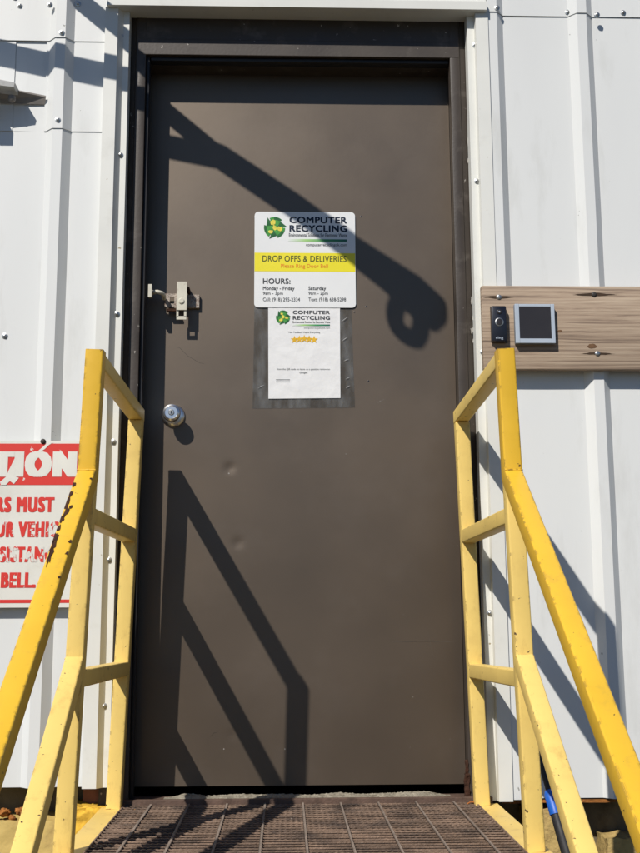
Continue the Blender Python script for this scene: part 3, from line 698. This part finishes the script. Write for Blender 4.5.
# ------------------------------------------------------------------ railings
TB = .040
SEC = rsq(TB, TB, .004, 3); SEC2 = rsq(TB-.0016, TB-.0016, .004, 3); SECB = rsq(TB-.003, TB-.0036, .0035, 3)
def railing(label, back, front, side, bars, up_to, lo_to, zseam, zseam2):
    """back and front: (top pixel, foot pixel) of the inner front edge of each post"""
    base = P(*front[1], Y=YF)
    r = thing('stair_railing', label, 'railing', (base.x, -.3, zfl), 'yellow railings beside the door')
    yfb, yff = YB-TB/2, YF-TB/2
    def edge(e, Y):
        a, b = P(*e[0], Y=Y), P(*e[1], Y=Y); return lambda z: a.x+(b.x-a.x)*(z-a.z)/(b.z-a.z)+side*TB/2, a.z
    bx, bz = edge(back, yfb); fx, fz = edge(front, yff)
    ztop = fz-TB/2
    # back post, with the top bar mitred on to the handrail
    bm = bmesh.new(); sweep(bm, [(bx(zfl+.0005), YB, zfl+.0005), (bx(bz-TB+.002), YB, bz-TB+.002)], SEC2); link('post', bm, YELP, r, 35)
    bm = bmesh.new(); sweep(bm, [(fx(zfl+.0005), YF, zfl+.0005), (fx(zseam-.012), YF, zseam-.012)], SEC2); link('post', bm, YELP, r, 35)
    bm = bmesh.new()
    sweep(bm, [(bx(bz)-.0, YB-TB/2+.0385, bz-TB/2), (fx(fz), YF+TB/2-.0005, fz-TB/2-.001)], SECB); link('crossbar', bm, YELP, r, 35)
    for (z0, z1) in bars:
        bm = bmesh.new(); sweep(bm, [(bx(z0), YB-TB/2+.002, z0), (fx(z1), YF+TB/2-.002, z1)], SECB); link('crossbar', bm, YELP, r, 35)
    # handrail: short upright from the top, then down the stair
    bend = Vector((fx(zseam), YF, zseam-.01)); e = Vector(up_to)
    top = Vector((fx(fz), YF, fz))
    bm = bmesh.new(); sweep(bm, [top, bend, e], SEC); hr = link('handrail', bm, YEL, r, 35)
    b2 = Vector((fx(zseam2), YF-.004, zseam2-.008)); e2 = Vector(lo_to)
    bm = bmesh.new(); sweep(bm, [b2+(b2-e2).normalized()*-.004, e2], SEC2); link('handrail', bm, YELP, r, 35)
    bm = bmesh.new(); bp = e.lerp(bend, .06)
    sweep(bm, [(bp.x, bp.y, GZ), (bp.x, bp.y, bp.z-.03)], SEC2); link('post', bm, YELP, r, 35)
    # weld beads at the joints
    def weld(p, q):
        p, q = Vector(p), Vector(q); bm = bmesh.new(); n = 14
        sweep(bm, [p.lerp(q, i/n)+Vector((0, 0, random.uniform(-.0006, .0006))) for i in range(n+1)], circ(.0017, 8), Vector((0, -1, 0)), scales=[1+.25*(i % 2) for i in range(n+1)])
        link('weld_bead', bm, YEL, r, 60)
    x = fx(zseam); weld((x-TB/2, yff-.0005, zseam), (x+TB/2, yff-.0005, zseam))
    x = fx(zseam2); weld((x-TB/2, yff+.0005, zseam2), (x+TB/2, yff+.0005, zseam2))
    return r, hr, bend, e
M_ = .73
def along(px, py, zs):
    """where the sight line meets the slanting plane the handrail's middle runs in"""
    d = (P(px, py, Y=0)-CAM); z0 = zs-.01
    # CAM.z + t d.z = z0 + M_ (CAM.y + t d.y - YF)
    t = (z0+M_*(CAM.y-YF)-CAM.z)/(d.z-M_*d.y); return CAM+d*t
def far(bx, by, bz, q, y=-1.62):
    b = Vector((bx, by, bz)); v = Vector(q)-b; return b+v*((y-b.y)/v.y)
yff = YF-TB/2
zs1, zs2 = Z_at(88, 470, yff), Z_at(75, 659, yff)
zs3, zs4 = Z_at(512, 470, yff), Z_at(524, 656.5, yff)
def ctr(px, py, Y): return P(px, py, Y=Y)
barL = [(P(137, 535.5, Y=YB).z, P(97, 515.5, Y=YF).z), (P(130, 668.5, Y=YB).z, P(87, 679, Y=YF).z)]
barR = [(P(462.6, 536.5, Y=YB).z, P(505, 515.5, Y=YF).z), (P(469, 670.5, Y=YB).z, P(516, 679, Y=YF).z)]
L0, L1 = P(88, 470, Y=yff), P(75, 659, Y=yff); R0, R1 = P(512, 470, Y=yff), P(524, 656.5, Y=yff)
rlx = railing('yellow square tube railing at the red sign, its sloping handrail blotched with dark rust',
    ((143.5, 406), (120.5, 815)), ((103.5, 349), (71.5, 853)), -1, barL,
    far(L0.x, YF, zs1-.01, along(0, 741, zs1)), far(L1.x, YF, zs2-.01, along(25, 853, zs2)), zs1, zs2)
rrx = railing('yellow square tube railing beneath the doorbell board, its sloping handrail without large rust patches',
    ((454.8, 408), (476, 812)), ((497.3, 348), (527.5, 853)), 1, barR,
    far(R0.x, YF, zs3-.01, along(617, 753, zs3)), far(R1.x, YF, zs4-.01, along(583, 853, zs4)), zs3, zs4)
# rust chips along the left handrail's outer top edge
rr_, hr_, bend_, e_ = rlx
d = (e_-bend_).normalized(); up = Vector((0, d.z, -d.y)); up = up if up.z > 0 else -up
def on_rail(s, t): return bend_+d*s+Vector((t, 0, 0))+up*(TB/2+.0006)
for s, ls, t in [(.075,.010,-.016),(.115,.012,-.0155),(.15,.022,-.0165),(.185,.02,-.012),(.215,.013,-.015),(.25,.012,-.0155),(.285,.02,-.0155),(.315,.022,-.014),(.35,.032,-.0135),(.17,.008,-.006),(.30,.006,.017),(.34,.006,.0175),(.42,.004,.018),(.05,.004,.017)]:
    bm = bmesh.new(); n = 13; pts = []
    for i in range(n):
        a = 2*math.pi*i/n; k = 1+random.uniform(-.4, .4)
        pts.append(on_rail(s+ls*k*math.cos(a), max(-.0185, min(.0187, t+.0042*k*math.sin(a)))))
    vs = [bm.verts.new(p) for p in pts]; bm.faces.new(vs)
    r_ = bmesh.ops.extrude_face_region(bm, geom=bm.faces[:])
    for v in [g for g in r_['geom'] if isinstance(g, bmesh.types.BMVert)]: v.co += up*.0006
    link('rust_chip', bm, RUSTD, rr_)

# ------------------------------------------------------------------ board with doorbell and screen
BYf = -.046
brd = thing('wooden_board', 'weathered grey brown plank screwed across the white siding beside the door', 'board', P(560, 328, Y=-.035))
a, b = P(481.3, 285.5, Y=BYf), P(640, 369.5, Y=BYf)
bm = bmesh.new(); box(bm, a.x, a.x+1.05, BYf, -.0225, b.z, a.z, .0025)
link('plank', bm, WOOD, brd, 40)
for px, py, w_ in [(499, 297, 15), (594, 294.5, 22), (597.5, 353.5, 16)]:
    bm = bmesh.new(); pts = []
    for k in range(24):
        t = 2*math.pi*k/24; c = math.cos(t); s = math.sin(t)
        pts.append((px+c*w_*(.9+.2*random.random())+(.0 if c < 0 else 0), py+s*1.6*(1-abs(c))**.5*(.7+.6*random.random())+1.0*c*c*.3))
    poly(bm, [P(x, y, Y=BYf-.0005) for x, y in pts], .0004); link('iron_stain', bm, STAIN, brd)
    bm = bmesh.new(); lathe(bm, P(px, py, Y=BYf-.0005), [(.0075, -.001), (.0075, .0008), (.005, .003), (.003, .0034)], n=16); link('screw', bm, STEEL if px != 594 else DARKM, brd, 40)
for px, py, rx, ry in [(592, 346, 4.5, 2.2), (560, 331, 2.5, 1.2)]:
    bm = bmesh.new(); poly(bm, [P(x, y, Y=BYf-.0005) for x, y in blob(px, py, rx, ry, 14, .18)], .0004); link('knot', bm, paint('wood knot', (.17,.095,.05), .8, .2, .3, 80), brd)
# doorbell
db = thing('doorbell', 'slim black video doorbell with round silver ringed button, mounted at the plank end', 'doorbell', P(499.5, 342, Y=BYf))
DY = BYf-.022
bm = bmesh.new(); a, b = P(491.3, 305.5, Y=DY), P(507.5, 341.2, Y=DY); box(bm, a.x, b.x, DY, BYf-.0012, b.z, a.z, .004); link('body', bm, BLACK, db, 40)
bm = bmesh.new(); box(bm, a.x-.0006, b.x+.0006, BYf-.0085, BYf-.0055, b.z-.0006, a.z+.0006); link('seam_band', bm, BLACKR, db)
c = P(499.4, 322, Y=DY); bm = bmesh.new()
lathe(bm, c, [(.0118, -.0005), (.0118, .001), (.0098, .0016), (.0095, .0004)], n=32); link('button_ring', bm, STEEL, db, 40)
bm = bmesh.new(); lathe(bm, c, [(.009, -.0005), (.009, .001), (.006, .0016)], n=28); link('button', bm, SCREEN, db, 40)
c = P(499.3, 311.8, Y=DY); bm = bmesh.new(); lathe(bm, c, [(.0068, -.0005), (.0066, .0012), (.004, .0022)], n=24); link('camera_lens', bm, CHRLENS if False else SCREEN, db, 40)
bm = bmesh.new(); lathe(bm, c+Vector((0, -.0021, 0)), [(.0026, -.0002), (.0022, .0006)], n=14); link('lens_glint', bm, GREYF, db, 40)
text('lettering', 'ring', 496, 336.4, 503.3, 339.6, DY-.0006, GREYF, db, .01)
# screen
sc = thing('square_screen', 'square dark glass panel in a pale blue grey frame, beside the black doorbell', 'panel', P(535, 345, Y=BYf))
QY = BYf-.020
bm = bmesh.new(); a, b = P(514.5, 303.6, Y=QY), P(556, 343.2, Y=QY); box(bm, a.x, b.x, QY+.002, BYf-.0012, b.z, a.z, .002); link('housing', bm, paint('blue grey housing', (.2,.24,.29), .45, .4, .05, 20), sc, 40)
ia, ib = P(519, 306.5, Y=QY), P(552, 338.5, Y=QY)
bm = bmesh.new()
box(bm, a.x+.0004, ia.x, QY, QY+.006, b.z+.0004, a.z-.0004, .001); box(bm, ib.x, b.x-.0004, QY, QY+.006, b.z+.0004, a.z-.0004, .001)
box(bm, ia.x+.0002, ib.x-.0002, QY+.0003, QY+.006, ia.z, a.z-.0006, .001); box(bm, ia.x+.0002, ib.x-.0002, QY+.0003, QY+.006, b.z+.0006, ib.z, .001)
link('frame', bm, GREYF, sc)
bm = bmesh.new(); box(bm, ia.x+.0001, ib.x-.0001, QY+.0015, QY+.0055, ib.z+.0001, ia.z-.0001); link('glass', bm, SCREEN, sc)

# ------------------------------------------------------------------ red and white sign on the left
CY = -.0275
cs = thing('warning_sign', 'worn white sign with red band and red capitals, screwed to the siding behind the handrail', 'sign', P(40, 607, Y=CY))
xr = X_at(81, 520, CY); xl = X_at(-150, 520, CY); zt_, zb_ = Z_at(40, 441, CY), Z_at(40, 607.5, CY)
bm = bmesh.new(); poly(bm, [Vector((xl, CY, zb_)), Vector((xr, CY, zb_)), Vector((xr, CY, zt_)), Vector((xl, CY, zt_))], .0022); link('sign_panel', bm, SIGNO, cs)
T = CY-.0006
def rect(y0, y1, x0, x1, mat, nm, YY=T):
    a = P(x0, y0, Y=YY); b = P(x1, y1, Y=YY); bm = bmesh.new(); poly(bm, [Vector((a.x, YY, b.z)), Vector((b.x, YY, b.z)), Vector((b.x, YY, a.z)), Vector((a.x, YY, a.z))]); link(nm, bm, mat, cs)
rect(443.5, 485, -147, 79.5, RED, 'red_band'); rect(600.3, 602.8, -147, 79, RED, 'red_line')
T2 = T-.0005
WLET = SIGNO
text('lettering', 'ATTENTION', -118, 451.3, 77, 477, T2, WLET, cs, .12)
text('lettering', 'DRIVERS MUST', -46, 497, 54.5, 512.3, T, RED, cs, .085)
text('lettering', 'IN YOUR VEHICLE', -44, 521.5, 74, 537.3, T, REDW, cs, .085)
text('lettering', 'FOR ASSISTANCE', -46, 546.5, 61, 562.3, T, REDX, cs, .085)
text('lettering', 'RING BELL.', -40, 572.3, 36, 588, T, RED, cs, .085)
bm = bmesh.new(); poly(bm, [P(x, y, Y=T2-.0003) for x, y in [(37,452),(44,446),(47,443.2),(53.5,442.3),(49,445),(45,449),(41,451.5)]]); link('scrape', bm, WLET, cs)
bm = bmesh.new(); poly(bm, [P(x, y, Y=T2-.0003) for x, y in [(0,482),(6,477),(9,470),(13,462),(16,456),(18,459),(16,468),(14,476),(19,478),(14,484),(10,481),(6,485),(1,485)]]); link('scrape', bm, WLET, cs)
bm = bmesh.new(); lathe(bm, P(43.3, 441.5, Y=CY), [(.0072, -.001), (.0072, .002), (.005, .0045), (.002, .005)], n=18); link('screw', bm, DARKM, cs, 40)

# ------------------------------------------------------------------ lamp bracket at the upper left edge
lp = thing('wall_lamp', 'grey wall lamp arm on the white siding at the upper left, darker underneath', 'lamp', P(44, 101, Y=-.01))
bm = bmesh.new()
A0, A1 = P(46, 97.2, Y=-.012), P(-60, 76, Y=-.085); w3 = Vector((0, .03, 0)); th3 = Vector((0, 0, -.004))
B0, B1 = P(45, 104.6, Y=-.004), P(-60, 101, Y=-.02)
hexa(bm, [A0, A1, B1, B0, A0+Vector((0,.001,.005)), A1+Vector((0,.001,.005)), B1+Vector((0,0,.03)), B0+Vector((0,0,.016))])
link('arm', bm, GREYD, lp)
bm = bmesh.new(); h0, h1 = P(15, 82.5, Y=-.075), P(-60, 68, Y=-.11)
hexa(bm, [h0, h1, h1+Vector((0,.06,0)), h0+Vector((0,.05,0)), h0+Vector((-.003,0,-.0135)), h1+Vector((0,0,-.03)), h1+Vector((0,.06,-.03)), h0+Vector((-.003,.05,-.0135))])
link('housing', bm, GREYL, lp)
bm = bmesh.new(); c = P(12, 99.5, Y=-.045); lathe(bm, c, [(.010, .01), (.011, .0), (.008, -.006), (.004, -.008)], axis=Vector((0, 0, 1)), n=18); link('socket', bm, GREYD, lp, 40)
bm = bmesh.new(); c = P(-16, 100, Y=-.075); box(bm, c.x-.02, c.x+.018, c.y-.004, c.y+.03, c.z-.02, c.z+.02, .002); link('head', bm, GREYL, lp)

# ------------------------------------------------------------------ steel bracket above the doorway, only its shadow reaches the picture
br = thing('bracket_arm', 'forked steel bracket arm with ring end above the doorway, casting the diagonal door shadow', 'bracket', P(-20, -70, Y=0))
def sh(px, py, yo, Y=DOORY): return P(px, py, Y=Y)-SUN*(Y-yo)
J = sh(222, 158, -.50)
m1 = P(-30, -97, Y=-.03); m2 = P(-190, 2, Y=-.03)
H0 = sh(298, 209, -.62); H1 = sh(352, 249, -.70); H2 = sh(387, 274, -.75); H3 = sh(414, 295, -.79); H4 = sh(437, 314, -.81)
def strut(nm, pts, radii, n=18):
    bm = bmesh.new(); sweep(bm, pts, circ(1, n), SUN.normalized().cross(Vector((pts[-1]-pts[0]))).normalized(), scales=radii); return link(nm, bm, GALV, br, 50)
strut('arm', [J-(H1-J)*.12, J, H0, H1, H2, H3, H4, H4+(H4-H3)*.25], [.022, .034, .036, .037, .043, .052, .047, .022])
strut('strut', [m1, m1.lerp(J, .97)], [.026, .026]); strut('strut', [m2, m2.lerp(J, .98)], [.030, .028])
for m in (m1, m2):
    bm = bmesh.new(); box(bm, m.x-.06, m.x+.06, -.045, -.030, m.z-.08, m.z+.08, .003); link('mount_plate', bm, GALV, br)
bm = bmesh.new(); ring = []
for k in range(29):
    t = 2*math.pi*k/28; lx, ly = 12.5*math.copysign(abs(math.cos(t))**1.3, math.cos(t)), 20*math.copysign(abs(math.sin(t))**1.15, math.sin(t)); a = math.radians(-24)
    ring.append(sh(408+lx*math.cos(a)-ly*math.sin(a), 320+lx*math.sin(a)+ly*math.cos(a), -.79))
sweep(bm, ring, circ(.0225, 14), SUN.normalized()); link('ring', bm, GALV, br, 60)

# ------------------------------------------------------------------ odd things on the right and at the feet
pl = thing('leaning_pole', 'black pole with a bright blue collar leaning behind the railing under the board', 'pole', P(568, 856, Y=-.16))
p0, p1 = P(538, 752, Y=-.06), P(575, 880, Y=-.18)
bm = bmesh.new(); sweep(bm, [p0, p0.lerp(p1, .36)], circ(.0085, 14)); sweep(bm, [p0.lerp(p1, .42), p0.lerp(p1, .55), p1, p1+(p1-p0)*3.2], circ(.0145, 16), scales=[.9, 1, 1.05, 1.1]); link('shaft', bm, BLACKR, pl, 50)
bm = bmesh.new(); sweep(bm, [p0.lerp(p1, .31), p0.lerp(p1, .34), p0.lerp(p1, .50)], circ(.0155, 18), scales=[.72, 1, 1.03]); link('collar', bm, BLUE, pl, 50)
bm = bmesh.new(); c = P(472.5, 806, Y=-.02)
sweep(bm, [c+Vector((.012*math.cos(t*.62)-.001*t, -.004*t/3, .011*math.sin(t*.62))) for t in range(0, 10)], circ(.0016, 7), Vector((0, 1, 0)))
tag(link('wire_loop', bm, paint('orange rusty wire', (.42,.14,.03), .7, .3, .2, 90)), 'small loop of orange wire at the foot of the railing by the door', 'wire')
bm = bmesh.new(); c = P(131.5, 812.5, Y=-.05); pts = []
for k in range(12):
    t = 2*math.pi*k/12; pts.append(c+Vector((.011*math.cos(t), .007*math.sin(t), .004+.003*math.sin(2*t))))
vs = [bm.verts.new(p) for p in pts]; f = bm.faces.new(vs); r_ = bmesh.ops.extrude_face_region(bm, geom=[f])
for v in [g for g in r_['geom'] if isinstance(g, bmesh.types.BMVert)]: v.co.z += .0008
tag(link('dry_leaf', bm, LEAF), 'small dry orange leaf lying on the grating at the left railing foot', 'leaf')

# ------------------------------------------------------------------ colour
S.view_settings.view_transform = 'Standard'; S.view_settings.look = 'None'; S.view_settings.gamma = 1; S.view_settings.exposure = 0
S.view_settings.use_curve_mapping = False
S.cycles.max_bounces = 8; S.cycles.transparent_max_bounces = 8
